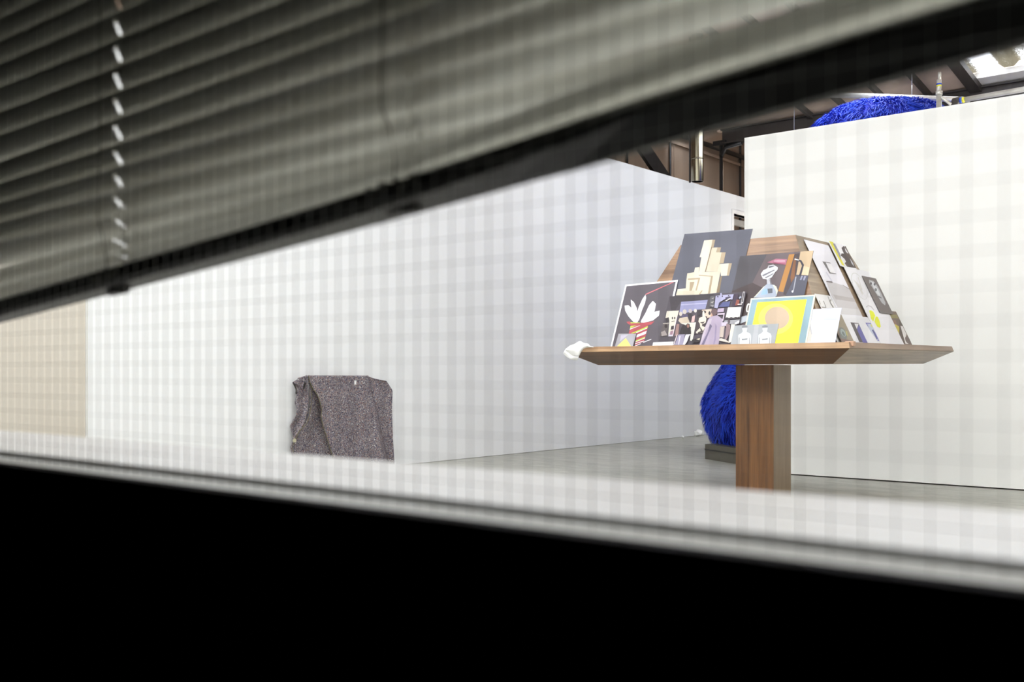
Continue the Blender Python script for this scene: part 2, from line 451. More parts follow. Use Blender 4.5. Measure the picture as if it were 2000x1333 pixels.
# ------------------------------------------------------------------ blue fur dome
def catmull(xs, ys, t):
    return np.interp(t, xs, ys)
def fur_dome():
    cz = 11.9
    cc = EYEP+ray(1700, 726)*cz
    cx, cy_ = cc.x, cc.y
    e = empty('fur_dome', (cx, cy_, 0)); tag(e, 'tall bright blue shaggy fur dome standing behind the right partition', 'fur sculpture')
    H = [.10, .22, .40, .62, .80, .95, 1.08, 1.3, 1.6, 2.0, 2.6, 3.2, 3.6, 3.85, 4.00, 4.07, 4.11]
    R = [1.74, 1.84, 1.90, 1.94, 1.86, 1.76, 1.66, 1.55, 1.46, 1.38, 1.28, 1.12, .95, .78, .60, .40, 0]
    zz = np.linspace(.10, 4.11, 90)
    # finer at the top
    zz = np.concatenate([np.linspace(.10, 3.8, 70), 3.8+.31*np.sin(np.linspace(0, math.pi/2, 24)[1:])])
    rr = np.interp(zz, H, R); k = np.array([.25, .5, .25])
    rs = rr.copy(); rs[1:-1] = np.convolve(rr, k, 'valid'); rs = np.convolve(np.pad(rs, 1, 'edge'), k, 'valid'); rs[-1] = 0
    sh = np.interp(zz, [0, 2.5, 4.2], [0, .05, .17])
    n = 96
    th = np.linspace(0, 2*math.pi, n, endpoint=False)
    def lump(t, z): return 1+.018*np.sin(3*t+z*1.7)+.012*np.sin(7*t-2.3*z)+.008*np.sin(13*t+5*z)
    def surf(t, z):
        r = np.interp(z, zz, rs)*lump(t, z)
        s = np.interp(z, zz, sh)
        return np.stack([cx+s*.775+r*np.cos(t), cy_+s*.632*.6+r*np.sin(t), z], -1)
    V = np.concatenate([surf(th, np.full(n, z)) for z in zz])
    m = MB()
    m.add([tuple(v) for v in V], [(i*n+j, i*n+(j+1) % n, (i+1)*n+(j+1) % n, (i+1)*n+j) for i in range(len(zz)-1) for j in range(n)], 0, True)
    body = noise_col(mat('blue_fur_hide', rough=.8, spec=.2), [(.3, lin((16, 22, 120))), (.7, lin((24, 40, 170)))], 6)
    m.build('fur_body', body, e)
    # strands as fine blades
    NS = 70000
    t = rng.uniform(0, 2*math.pi, NS)
    area_w = np.interp(zz, zz, rs)+.12
    cdf = np.cumsum(area_w[:-1]*np.hypot(np.diff(zz), np.diff(rs))); cdf /= cdf[-1]
    z = np.interp(rng.uniform(0, 1, NS), np.concatenate([[0], cdf]), zz)
    P = surf(t, z); eps = 1e-3
    Tt = surf(t+eps, z)-P; Tz = surf(t, np.minimum(z+.01, 4.11))-surf(t, np.maximum(z-.01, .1))
    N = np.cross(Tt, Tz); N /= np.linalg.norm(N, axis=1)[:, None]+1e-9
    Nout = P-np.array([cx, cy_, 1.5]); sgn = np.sign((N*Nout).sum(1)); N *= sgn[:, None]
    N = np.nan_to_num(N)
    down = np.array([0, 0, -1.0])
    T = down-N*(N@down)[:, None]; tl = np.linalg.norm(T, axis=1); T /= (tl+1e-6)[:, None]
    side = np.cross(N, T)
    # clumps steer the lie of the pile
    ang = .55*np.sin(5*t+3*z)+.45*np.sin(11*t-4*z+1)+rng.normal(0, .35, NS)
    # on the crown the lie is random
    ang += np.where(z > 3.95, rng.uniform(-1.2, 1.2, NS), 0)
    lie = T*np.cos(ang)[:, None]+side*np.sin(ang)[:, None]
    Ln = rng.uniform(.07, .15, NS)
    lift = rng.uniform(.25, .75, NS)
    d1 = N*(lift+.35)[:, None]+lie*.7; d1 /= np.linalg.norm(d1, axis=1)[:, None]
    d2 = N*(lift*.35)[:, None]+lie; d2 += down*.25; d2 /= np.linalg.norm(d2, axis=1)[:, None]
    wv = np.cross(d1, N); wv /= np.linalg.norm(wv, axis=1)[:, None]+1e-9
    tw = rng.normal(0, .5, NS); wv = wv+N*tw[:, None]; wv /= np.linalg.norm(wv, axis=1)[:, None]
    w0 = rng.uniform(.0035, .007, NS)[:, None]
    P = P-N*.01
    A = P-wv*w0; Bq = P+wv*w0
    Mid = P+d1*(Ln*.5)[:, None]; C = Mid-wv*w0*.8; Dq = Mid+wv*w0*.8
    Tip = Mid+d2*(Ln*.6)[:, None]
    Tip[:, 2] = np.maximum(Tip[:, 2], .05)
    V = np.stack([A, Bq, C, Dq, Tip], 1).reshape(-1, 3)
    me = bpy.data.meshes.new('fur_pile')
    base = np.arange(NS)*5
    quads = np.stack([base, base+1, base+3, base+2], 1); tris = np.stack([base+2, base+3, base+4], 1)
    me.vertices.add(len(V)); me.vertices.foreach_set('co', V.ravel())
    loops = np.concatenate([quads.ravel(), tris.ravel()])
    me.loops.add(len(loops)); me.loops.foreach_set('vertex_index', loops.astype(np.int32))
    me.polygons.add(2*NS)
    ls = np.concatenate([np.arange(NS)*4, NS*4+np.arange(NS)*3]); lt = np.concatenate([np.full(NS, 4), np.full(NS, 3)])
    me.polygons.foreach_set('loop_start', ls.astype(np.int32)); me.polygons.foreach_set('loop_total', lt.astype(np.int32))
    me.update(calc_edges=True); me.validate()
    fur = noise_col(mat('blue_fur', rough=.6, spec=.15), [(.3, lin((28, 46, 170))), (.5, lin((36, 72, 205))), (.7, lin((58, 72, 196)))], 3.5, detail=8)
    me.materials.append(fur)
    o = link('fur_pile', me, e); o['kind'] = 'stuff'
    # plinth, corner first
    p1 = EYEP+ray(1377, 897)*(EYE*F/171); p2 = EYEP+ray(1440, 907.5)*(EYE*F/181.5)
    d = Vector((p2.x-p1.x, p2.y-p1.y, 0)).normalized(); nrm = Vector((-d.y, d.x, 0))
    if nrm.dot(Vector((cx-p1.x, cy_-p1.y, 0))) < 0: nrm = -nrm
    P1 = Vector((p1.x, p1.y, 0)); ln = .62
    a = P1; b2 = P1+d*ln
    # six sided foot: mirror round the centre
    c2 = Vector((2*cx-a.x, 2*cy_-a.y, 0)); d2_ = Vector((2*cx-b2.x, 2*cy_-b2.y, 0))
    ym = 9.72
    poly = [a, b2, Vector((b2.x+.9, max(b2.y-.35, ym), 0)), Vector((cx+1.0, ym, 0)), Vector((cx+1.9, cy_-.6, 0)), Vector((cx+1.8, cy_+.9, 0)), Vector((cx+.5, cy_+1.8, 0)), Vector((cx-1.0, cy_+1.6, 0))]
    vs = [v for v in poly]+[v+Vector((0, 0, .17)) for v in poly]; k = len(poly)
    pm = MB().add(vs, [tuple(range(k)), tuple(range(k, 2*k))]+[(i, (i+1) % k, k+(i+1) % k, k+i) for i in range(k)])
    pm.build('plinth', mat('dark_plinth', lin((88, 84, 74)), .6), e)
    top = [v+Vector((0, 0, .105)) for v in poly]
    out = [v+(v-Vector((cx, cy_, 0))).normalized()*.006+Vector((0, 0, .105)) for v in poly]
    vs = out+[v+Vector((0, 0, .012)) for v in out]
    MB().add(vs, [(i, (i+1) % k, k+(i+1) % k, k+i) for i in range(k)]).build('plinth_seam', M_blacksteel, e, recalc=False)
fur_dome()

# ------------------------------------------------------------------ display stand
XC, YC = -3.340, 7.057
SO = 2.11
Yf = YC-SO/2
def tilt(v): return (v[0], v[1], v[2]+.0062*(v[1]-Yf)) if v[2] > 1.03 else v
stand = empty('display_stand', (XC, YC, 0))
tag(stand, 'walnut display stand with a wide tray on one square column and a sloped centre block', 'display stand')
def ring(inset, z): h = SO/2-inset; return [(XC-h, YC-h, z), (XC+h, YC-h, z), (XC+h, YC+h, z), (XC-h, YC+h, z)]
def rings(mb, rs, cap0=True, cap1=True):
    vs = [tilt(v) for r_ in rs for v in r_]
    b0 = MB()
    for i in range(len(rs)-1):
        for j in range(4):
            q = (i*4+j, i*4+(j+1) % 4, (i+1)*4+(j+1) % 4, (i+1)*4+j)
            mb.add([vs[k] for k in q], [(0, 1, 2, 3)], 0 if j in (0, 2) else 1)
    if cap0: mb.add(vs[:4], [(0, 1, 2, 3)], 0)
    if cap1: mb.add(vs[-4:], [(0, 1, 2, 3)], 0)
ZE, ZT, ZB, ZFL = 1.1386, 1.1768, 1.0456, 1.152
W_lipx = wood('walnut_lip_lit', 0, lin((142, 106, 78)), lin((196, 162, 126)))  # paler tone: overhead light on the front lip put into the colour
W_lipy = wood('walnut_lip_shaded', 1, lin((112, 86, 68)), lin((160, 132, 108)))  # duller tone: weaker light on the side lip put into the colour
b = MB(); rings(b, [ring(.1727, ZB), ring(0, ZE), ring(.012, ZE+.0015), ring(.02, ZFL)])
b.build('tray', [wood('walnut_tray_shaded', 0, lin((58, 36, 22)), lin((112, 76, 50))), W_y], stand, bevel=.0015)  # dark tone: shade under the tray front put into the colour
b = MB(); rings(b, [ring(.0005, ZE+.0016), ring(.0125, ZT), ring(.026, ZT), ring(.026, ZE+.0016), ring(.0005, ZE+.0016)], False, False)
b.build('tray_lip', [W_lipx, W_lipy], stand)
CW = .30
b = MB()
h = CW/2
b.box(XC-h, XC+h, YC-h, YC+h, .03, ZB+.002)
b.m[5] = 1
co = b.build('column', [W_z, wood('walnut_upright_sheen', 2, lin((128, 104, 78)), lin((168, 144, 114)), contrast=(.3, .7))], stand, bevel=.002)  # right face paler: sheen from the white walls put into its colour
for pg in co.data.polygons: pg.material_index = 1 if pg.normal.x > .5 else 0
b = MB().box(XC-.3, XC+.3, YC-.3, YC+.3, 0, .03)
b.build('base_plate', mat('pale_base_plate', lin((200, 198, 190)), .5), stand, bevel=.003)
CT, CB, ZC0, ZC1 = .893, 1.62, ZFL, 1.930
b = MB(); rings(b, [ring((SO-CB)/2, ZC0), ring((SO-CT)/2, ZC1)])
b.build('sloped_block', [W_x, W_y], stand, bevel=.002)

# ------------------------------------------------------------------ printed matter
slope = ((CB-CT)/2)/(ZC1-1.165)
nF = Vector((0, -1, slope)).normalized(); pF = Vector((XC, YC-CB/2, 1.165))
nR = Vector((1, 0, slope)).normalized(); pR = Vector((XC+CB/2, YC, 1.165))
PL = {'F': (pF, nF), 'R': (pR, nR)}
matcache = {}
def pm(c):
    if c not in matcache:
        matcache[c] = mat('print_%d_%d_%d' % c, lin(c), .5, 0, .35)
    return matcache[c]
def Zc(s, ox, oy):
    return lambda pts: [(ox+x/s, oy+y/s) for x, y in pts]
z1 = Zc(4.165, 1080, 420); z2 = Zc(4.937, 1300, 430); z3 = Zc(4.444, 1540, 440); z4 = Zc(8.33, 1160, 540)
z5 = Zc(9.52, 1550, 560); z6 = Zc(6.06, 1600, 460); z7 = Zc(6.06, 1420, 470); z8 = Zc(9.52, 1280, 560)

def clip(poly, rect):
    """Sutherland-Hodgman against [0,w]x[0,h]"""
    w_, h_ = rect
    def cut(P, f, g):
        out = []
        for i in range(len(P)):
            a, b_ = P[i-1], P[i]; fa, fb = f(a), f(b_)
            if (fa >= 0) != (fb >= 0):
                t = fa/(fa-fb); out.append((a[0]+(b_[0]-a[0])*t, a[1]+(b_[1]-a[1])*t))
            if fb >= 0: out.append(b_)
        return out
    for f in (lambda p: p[0]-.0005, lambda p: w_-.0005-p[0], lambda p: p[1]-.0005, lambda p: h_-.0005-p[1]):
        poly = cut(poly, f, None)
        if len(poly) < 3: return []
    return poly

def card(name, label, cat, plane, off, tl, tr, bl, bg, shapes=(), border=None, th=.003, group='prints and cards leaning on the display stand', foot=True):
    p0, n = PL[plane]; p0 = p0+n*(off+th)
    P = [atP(x, y, p0, n) for x, y in (tl, tr, bl)]
    U = (P[1]-P[0]); V = (P[2]-P[0]); V = V-U*(U.dot(V)/U.dot(U))   # rectangular
    if plane == 'R':
        uh = Vector((0, 1, 0)); vh = Vector((slope, 0, -1)).normalized()
        def px(q):
            q = q-EYEP; d = -.632*q.x+.775*q.y; return 1000+F*(.775*q.x+.632*q.y)/d, 726-F*q.z/d
        def solve(dirv, k, target):
            lo, hi = 0, 2.0
            for _ in range(50):
                mid = (lo+hi)/2
                if px(P[0]+dirv*mid)[k] < target: lo = mid
                else: hi = mid
            return lo
        U = uh*solve(uh, 0, tr[0]); V = vh*solve(vh, 1, bl[1])
    sk = math.degrees(math.acos(max(-1, min(1, U.dot(P[2]-P[0])/(U.length*(P[2]-P[0]).length)))))
    w_ = U.length; u = U.normalized(); v = V.normalized(); 
    h_ = V.length
    if foot:
        # run down to the tray floor
        zlow = min((P[0]+v*1).z, (P[0]+u*w_+v*1).z)
        fl = lambda q: ZFL+.005+.0062*(q.y-Yf)
        zz = [(P[0].z-fl(P[0]))/(-v.z), ((P[0]+u*w_).z-fl(P[0]+u*w_))/(-v.z)]
        h_ = min(zz)
    print('CARD %-28s w %.3f h %.3f angle %.1f' % (name, w_, h_, sk))
    m = MB(); mats = [bg]
    o0 = P[0]
    def W(x, y, d): return o0+u*x+v*y+n*d
    vs = [W(x, y, d) for x in (0, w_) for y in (0, h_) for d in (-th, 0)]
    m.add(vs, [(0,1,3,2),(4,6,7,5),(0,4,5,1),(2,3,7,6),(0,2,6,4),(1,5,7,3)], 0)
    cols = [border if border else bg]
    d = .0004
    items = []
    if border:
        bw = border[3]; cols = [border[:3]]
        items.append((bg, [(bw, bw), (w_-bw, bw), (w_-bw, h_-bw*.2), (bw, h_-bw*.2)]))
    for c, pts in shapes:
        uv = []
        for x, y in pts:
            q = atP(x, y, p0, n)-o0; uv.append((q.dot(u), q.dot(v)))
        uv = clip(uv, (w_, h_)) if not border else clip(uv, (w_-border[3], h_))
        if len(uv) >= 3: items.append((c, uv))
    for c, uv in items:
        if c not in cols: cols.append(c)
        m.add([W(x, y, d) for x, y in uv], [tuple(range(len(uv)))], cols.index(c)); d += .00012
    me_o = m.build(name, [pm(c) for c in cols], None, recalc=False)
    # put the origin at the foot of the card
    org = W(w_/2, h_, 0)
    me_o.data.transform(Matrix.Translation(-org)); me_o.location = org
    # face the prints outward
    bm = bmesh.new(); bm.from_mesh(me_o.data); bm.faces.ensure_lookup_table()
    for f in bm.faces:
        if f.index >= 6 and f.normal.dot(n) < 0: f.normal_flip()
    bmesh.ops.triangulate(bm, faces=[f for f in bm.faces if len(f.verts) > 4])
    bm.to_mesh(me_o.data); bm.free()
    tag(me_o, label, cat, group)
    return me_o

def ell(cx, cy, rx, ry, n=14, a=0):
    ca, sa = math.cos(a), math.sin(a)
    return [(cx+rx*math.cos(t)*ca-ry*math.sin(t)*sa, cy+rx*math.cos(t)*sa+ry*math.sin(t)*ca) for t in np.linspace(0, 2*math.pi, n, endpoint=False)]

CR, CR2, TN, TN2 = (216, 206, 188), (206, 196, 177), (172, 154, 130), (138, 120, 98)
card('sculpture_poster', 'large dark poster of stacked cream blocks, tallest on the stand', 'poster', 'F', .002, (1337, 457.5), (1470, 447.2), (1313, 545), (92, 92, 104), [
    (CR, z2([(372,198),(452,190),(440,262),(385,500),(320,508),(345,360),(328,358),(345,300)])),
    (TN, z2([(452,190),(478,192),(462,265),(440,265)])),
    (CR2, z2([(440,268),(500,265),(488,312),(540,312),(520,420),(500,500),(385,500)])),
    (TN, z2([(500,265),(535,265),(525,312),(490,312)])), (TN, z2([(540,312),(580,312),(560,415),(520,420)])),
    (CR, z2([(520,425),(610,418),(590,538),(535,540),(530,500),(498,500)])), (TN, z2([(610,418),(640,418),(612,538),(590,538)])),
    (CR, z2([(285,460),(325,455),(320,505),(530,500),(490,705),(370,715),(110,715),(115,670),(195,660),(200,590),(210,515),(275,505)])),
    (TN2, z2([(530,545),(545,540),(520,700),(490,705)])),
    (TN, z2([(215,565),(335,558),(300,690),(285,690),(315,575),(215,580)])), (TN, z2([(235,600),(280,598),(250,690),(230,690)])),
    (TN, z2([(440,540),(458,540),(430,710),(408,712)])), (TN, z2([(320,528),(440,540),(440,548),(320,538)])),
    (TN2, z2([(380,500),(390,500),(450,262),(440,262)])),
    (CR2, z2([(110,690),(350,680),(320,722),(100,728)])), (TN, z2([(350,680),(358,684),(330,722),(318,722)])),
])
card('bust_poster', 'brown photo print of a pale carved head beside an orange post', 'poster', 'F', .008, (1445.6, 500.5), (1589, 490), (1428, 570.6), (100, 88, 92), [
    ((78, 74, 80), z7([(150,180),(480,150),(300,500),(60,600)])),
    ((72, 60, 62), z7([(60,600),(300,500),(420,560),(230,900),(0,900)])),
    ((172, 122, 66), z7([(735,165),(800,160),(665,612),(605,600)])),
    ((74, 64, 68), z7([(800,160),(875,150),(815,400),(700,650),(665,640)])),
    ((126, 84, 56), z7([(790,230),(820,190),(800,440),(760,500),(750,440)])),
    ((192, 168, 138), z7([(870,130),(1030,120),(968,415),(820,405)])),
    ((212, 190, 160), z7([(900,300),(975,320),(960,410),(850,400)])),
    ((84, 84, 98), z7([(815,410),(970,415),(920,660),(690,660)])),
    ((150, 152, 176), z7([(880,420),(900,420),(880,470),(862,468)])), ((150, 152, 176), z7([(915,422),(940,424),(915,475),(900,470)])),
    ((58, 56, 68), z7([(800,218),(880,235),(912,290),(876,425),(850,420),(888,300),(866,255),(800,232)])),
    ((222, 222, 228), z7([(802,215),(850,228),(850,240),(800,228)])),
    ((160, 160, 172), z7([(810,430),(824,430),(792,600),(780,600)])), ((215, 215, 222), z7(ell(776, 606, 11, 14))),
    ((176, 112, 134), z7([(475,262),(580,218),(712,225),(695,290),(560,275)])),
    ((208, 176, 190), z7([(560,240),(690,240),(686,250),(560,250)])), ((140, 70, 96), z7([(540,262),(690,275),(690,284),(560,276)])),
    ((206, 206, 212), z7([(400,400),(430,355),(480,330),(490,300),(550,288),(604,320),(600,350),(570,378),(540,425),(530,440),(480,465),(425,455)])),
    ((120, 118, 128), z7([(415,412),(560,348),(566,356),(430,428)])), ((120, 118, 128), z7([(450,440),(550,390),(552,398),(462,450)])),
    ((96, 94, 104), z7([(490,310),(560,300),(560,308),(500,330)])), ((236, 236, 240), z7([(430,370),(500,330),(505,345),(440,390)])),
    ((186, 186, 196), z7([(472,465),(515,458),(530,515),(475,525)])), ((120, 118, 124), z7([(505,470),(515,460),(530,512),(515,518)])),
    ((168, 176, 194), z7([(315,680),(430,555),(480,515),(565,530),(600,580),(590,655),(560,680)])),
    ((206, 208, 190), z7([(315,680),(430,555),(465,530),(400,600),(345,665)])), ((206, 208, 190), z7([(540,525),(585,545),(604,600),(590,650),(580,600)])),
    ((96, 100, 110), z7([(480,575),(540,570),(540,625),(490,630)])), ((150, 180, 214), z7([(430,580),(480,570),(480,640),(400,650)])),
    ((226, 226, 222), z7(ell(250, 800, 22, 55, 14, .2))), ((92, 80, 82), z7(ell(256, 802, 11, 38, 12, .2))),
    ((188, 194, 204), z7([(160,910),(235,890),(260,950),(160,990)])),
], th=.003)
# plain plant-and-vase stand-in, white margin
RD, GN, WH = (176, 84, 92), (182, 214, 84), (244, 240, 248)
card('vase_poster', 'white-bordered dark poster with white leaf shapes over a striped vase', 'poster', 'F', .014, (1221.5, 556.5), (1324, 547), (1185.5, 678), (94, 88, 96), [
    ((214, 112, 120), z4([(838,290),(1290,90),(1300,98),(845,302)])),
    (WH, z4([(500,480),(560,470),(640,540),(690,650),(700,760),(640,740),(560,650),(510,560)])),
    (WH, z4([(840,300),(850,350),(830,440),(780,560),(740,700),(700,760),(690,640),(730,500),(790,370)])),
    (WH, z4([(600,380),(650,420),(700,520),(715,640),(700,740),(660,640),(610,500)])),
    (WH, z4([(960,400),(1010,450),(990,560),(900,690),(770,760),(770,720),(840,600),(900,470)])),
    (WH, z4([(1070,560),(1060,640),(960,720),(800,760),(760,740),(860,650),(980,580)])),
    (GN, z4([(560,760),(600,750),(760,755),(640,795),(590,790)])),
    (RD, z4([(530,742),(590,735),(600,765),(760,762),(985,735),(930,790),(780,800),(600,800),(550,770)])),
    (RD, z4([(568,930),(600,800),(888,798),(820,1060),(650,1140)])),
    (GN, z4([(588,850),(596,812),(700,800)])), (WH, z4([(582,872),(588,856),(740,803),(760,803)])),
    (GN, z4([(600,930),(690,895),(880,812),(872,840),(690,915),(630,930)])), (WH, z4([(690,915),(872,840),(868,850),(690,928)])),
    (WH, z4([(690,960),(860,890),(845,940),(690,1000)])), (GN, z4([(680,1050),(835,985),(832,1002),(678,1068)])),
    (WH, z4([(680,1068),(832,1002),(830,1012),(676,1078)])), (WH, z4([(660,1100),(815,1050),(812,1062),(656,1112)])),
    (WH, z4([(800,1075),(935,1022),(937,1032),(808,1084)])), (WH, z4([(655,1140),(760,1096),(766,1104),(670,1146)])),
    ((60, 52, 60), z4([(690,930),(706,930),(665,1140),(640,1140)])),
], border=(246, 244, 250, .014))
card('triangle_card', 'small grey card with a yellow triangle at the left end of the tray', 'card', 'F', .021, *z4([(400, 935), (690, 935), (352, 1140)]), (168, 166, 174),
     [((240, 224, 128), z4([(372,1142),(520,1005),(606,1142)])), ((190, 184, 202), z4([(440,960),(560,950),(500,1000),(420,1060)]))], th=.0015)
card('white_card', 'small blank white card strip in front of the vase poster', 'card', 'F', .0285, *z4([(965, 1075), (1297, 1063), (955, 1140)]), (240, 240, 246), th=.0015)
DK = (60, 54, 60)
card('collage_poster', 'crowded collage print with a figure in a lilac suit seen from behind', 'poster', 'F', .024, (1307.8, 579.4), (1458, 570.3), (1284, 668), (80, 74, 82), [
    ((66, 60, 66), z8([(265,185),(1100,140),(980,240),(470,290),(300,560)])),
    ((142, 142, 178), z8([(480,285),(975,250),(930,420),(780,430),(440,530)])), ((172, 170, 200), z8([(480,330),(960,300),(955,320),(475,352)])),
    ((190, 180, 172), z8(ell(545, 470, 38, 44))), ((178, 166, 170), z8(ell(650, 455, 34, 38))), ((190, 180, 172), z8(ell(472, 510, 30, 40))), ((196, 190, 186), z8(ell(745, 450, 28, 34))),
    ((88, 82, 110), z8([(480,545),(570,510),(640,530),(600,590),(500,590)])), (DK, z8([(600,520),(660,500),(700,560),(690,660),(640,640)])),
    ((206, 200, 188), z8([(215,460),(440,448),(400,600),(330,900),(240,900),(262,650),(190,580)])),
    (DK, z8(ell(320, 590, 12, 24))), (DK, z8(ell(362, 590, 12, 24))), (DK, z8([(190,590),(250,575),(262,640),(200,690)])), (DK, z8([(300,650),(370,640),(360,650),(305,660)])),
    ((196, 188, 178), z8([(130,688),(250,680),(250,690),(138,698),(75,860),(66,850)])),
    ((98, 90, 92), z8([(138,698),(245,690),(225,930),(78,930),(75,860)])), ((160, 150, 148), z8([(110,850),(180,820),(220,900),(120,930)])), ((56, 48, 50), z8(ell(200, 740, 28, 36))),
    ((196, 192, 206), z8([(270,850),(340,830),(310,930),(240,930)])), ((150, 118, 132), z8([(285,830),(345,820),(330,900),(270,900)])), (DK, z8([(300,740),(350,730),(345,800),(285,810)])),
    ((190, 176, 160), z8([(455,590),(600,568),(645,680),(480,692),(430,640)])),
    ((150, 120, 116), z8([(400,700),(450,700),(430,900),(360,930)])), ((224, 206, 214), z8([(400,560),(412,560),(330,930),(316,930)])),
    ((212, 176, 176), z8([(690,560),(740,540),(730,660),(670,670)])), (DK, z8([(780,450),(865,440),(850,540),(780,550)])),
    ((206, 186, 172), z8([(868,440),(1050,420),(1040,580),(930,590)])), (DK, z8(ell(1012, 500, 22, 36))),
    ((216, 216, 206), z8([(480,690),(770,670),(700,985),(760,985),(740,1015),(650,1010),(668,760)])),
    ((52, 46, 50), z8([(452,892),(480,780),(520,715),(560,740),(600,690),(640,700),(652,770),(670,840),(668,892)])), ((150, 110, 100), z8(ell(612, 740, 22, 36))),
    ((70, 62, 66), z8([(780,560),(970,560),(880,880),(720,890)])),
    ((214, 204, 190), z8([(880,470),(920,460),(930,560),(955,600),(940,680),(900,700),(880,690),(870,740),(930,760),(880,860),(770,880),(760,850),(840,770),(830,690),(805,660),(820,590),(880,570)])),
    ((74, 66, 66), z8([(835,670),(925,655),(900,690),(850,690)])), ((74, 66, 66), z8([(830,760),(850,770),(900,850),(800,880),(790,860),(850,830)])), ((70, 60, 60), z8(ell(905, 480, 46, 30))), ((220, 212, 200), z8(ell(900, 500, 18, 40))),
    ((172, 158, 180), z8([(1040,560),(1160,540),(1260,620),(1240,760),(1180,1090),(826,1090),(930,760),(990,620)])),
    ((188, 176, 190), z8([(1000,620),(1060,600),(1030,720),(960,800),(900,960),(840,1080),(880,900),(940,740)])),
    ((112, 104, 130), z8([(1020,700),(1062,740),(1010,850),(910,1090),(860,1090),(980,850)])), ((150, 138, 166), z8([(1120,700),(1150,740),(1130,1000),(1100,1090),(1080,1090),(1110,900)])),
    ((104, 84, 88), z8([(1042,470),(1068,425),(1110,412),(1158,440),(1152,515),(1110,548),(1070,548),(1045,510)])), ((196, 160, 140), z8([(1040,500),(1060,510),(1075,555),(1040,570)])),
    ((166, 164, 196), z8([(1128,180),(1210,170),(1215,125),(1240,125),(1245,165),(1462,150),(1440,250),(1300,240),(1200,300),(1160,415),(1100,400)])),
    (DK, z8(ell(1168, 195, 12, 14))), (DK, z8(ell(1252, 188, 12, 14))), (DK, z8(ell(1370, 178, 12, 14))), ((70, 64, 84), z8([(1310,210),(1400,190),(1410,215),(1310,250)])), ((214, 208, 204), z8([(1310,270),(1400,222),(1405,238),(1320,284)])),
    ((84, 88, 132), z8([(1190,310),(1400,280),(1380,380),(1170,392)])), ((56, 50, 70), z8([(1190,310),(1260,300),(1180,390),(1170,392)])),
    ((98, 96, 102), z8([(1030,190),(1110,180),(1090,400),(1010,380)])), ((168, 164, 160), z8([(1050,230),(1110,210),(1080,240)])), ((168, 164, 160), z8([(1030,300),(1100,280),(1070,320)])), ((150, 146, 150), z8([(1030,360),(1100,350),(1080,390)])),
    ((176, 160, 184), z8([(1170,420),(1285,410),(1280,480),(1160,490)])), ((196, 182, 200), z8([(1160,510),(1300,500),(1270,650),(1250,650),(1275,530),(1160,540)])),
    ((66, 54, 72), z8([(1470,150),(1560,140),(1520,370),(1430,380)])), ((146, 84, 74), z8([(1520,250),(1572,262),(1560,360),(1490,362)])), ((170, 174, 196), z8([(1560,210),(1600,185),(1610,215),(1570,240)])),
    ((200, 196, 200), z8([(1640,105),(1675,105),(1640,320),(1600,320)])), ((60, 54, 62), z8([(1648,120),(1664,120),(1632,300),(1612,300)])), ((224, 214, 216), z8([(1540,335),(1620,330),(1618,345),(1536,350)])),
    ((226, 222, 218), z8([(1360,398),(1612,388),(1572,600),(1308,628)])), (DK, z8([(1310,590),(1340,582),(1380,592),(1420,580),(1460,590),(1500,578),(1540,584),(1575,568),(1570,612),(1306,628)])),
    ((150, 150, 156), z8([(1300,640),(1600,620),(1570,700),(1420,710),(1280,680)])), ((206, 206, 214), z8([(1480,690),(1560,640),(1600,680),(1500,720)])),
    ((194, 184, 202), z8([(1240,680),(1350,670),(1345,740),(1240,750)])), ((90, 78, 84), z8(ell(1378, 660, 26, 38))),
    ((190, 176, 168), z8([(1215,760),(1300,750),(1270,960),(1200,950)])), ((140, 118, 122), z8([(1330,700),(1400,720),(1400,860),(1330,1000),(1290,990)])), ((88, 78, 88), z8([(1290,790),(1330,760),(1300,1000),(1270,990)])),
    ((228, 218, 202), z8([(1420,715),(1490,715),(1435,1040),(1368,1060)])), ((206, 198, 190), z8([(1190,990),(1230,970),(1320,1000),(1400,1060),(1200,1020)])),
    ((152, 146, 170), z8([(440,905),(560,900),(540,1095),(370,1100)])), ((206, 202, 214), z8([(460,930),(480,930),(450,1095),(435,1095)])), ((214, 212, 222), z8([(575,905),(670,900),(640,930),(600,1040),(560,1095),(520,1095)])),
    ((222, 206, 216), z8([(410,905),(424,905),(360,1100),(345,1100)])), ((50, 44, 48), z8([(690,1000),(840,960),(820,1050),(700,1060)])), ((206, 198, 176), z8([(770,990),(840,970),(830,1010)])),
], th=.003)
card('yellow_print', 'cream-edged yellow and blue-grey print with a tan disc', 'poster', 'F', .031, *z2([(822, 757), (1445, 720), (733, 1195)]), (140, 168, 180), [
    ((240, 246, 70), z2([(885,795),(1362,765),(1275,1200),(796,1200)])),
    ((230, 220, 104), z2(ell(1062, 955, 168, 150, 26, -.1))), ((194, 172, 150), z2(ell(1075, 945, 118, 108, 26, -.1))),
], border=(232, 230, 206, .010), th=.006)
BGc, BL_, BM = (168, 172, 178), (212, 216, 220), (134, 138, 144)
def torso(ox):
    o = ox
    return [(BL_, z2([(700+o,1110),(730+o,1092),(745+o,1075),(742+o,1040),(790+o,1040),(782+o,1080),(815+o,1095),(826+o,1120),(818+o,1200),(700+o,1200)])),
            (BL_, z2(ell(762+o, 1050, 24, 28))), (BM, z2([(735+o,1025),(760+o,1015),(790+o,1022),(788+o,1038),(738+o,1042)])),
            (BM, z2([(735+o,1148),(790+o,1142),(788+o,1154),(736+o,1160)])), (BM, z2([(708+o,1135),(714+o,1135),(712+o,1198),(706+o,1198)])), (BM, z2([(808+o,1135),(812+o,1135),(810+o,1198),(804+o,1198)]))]
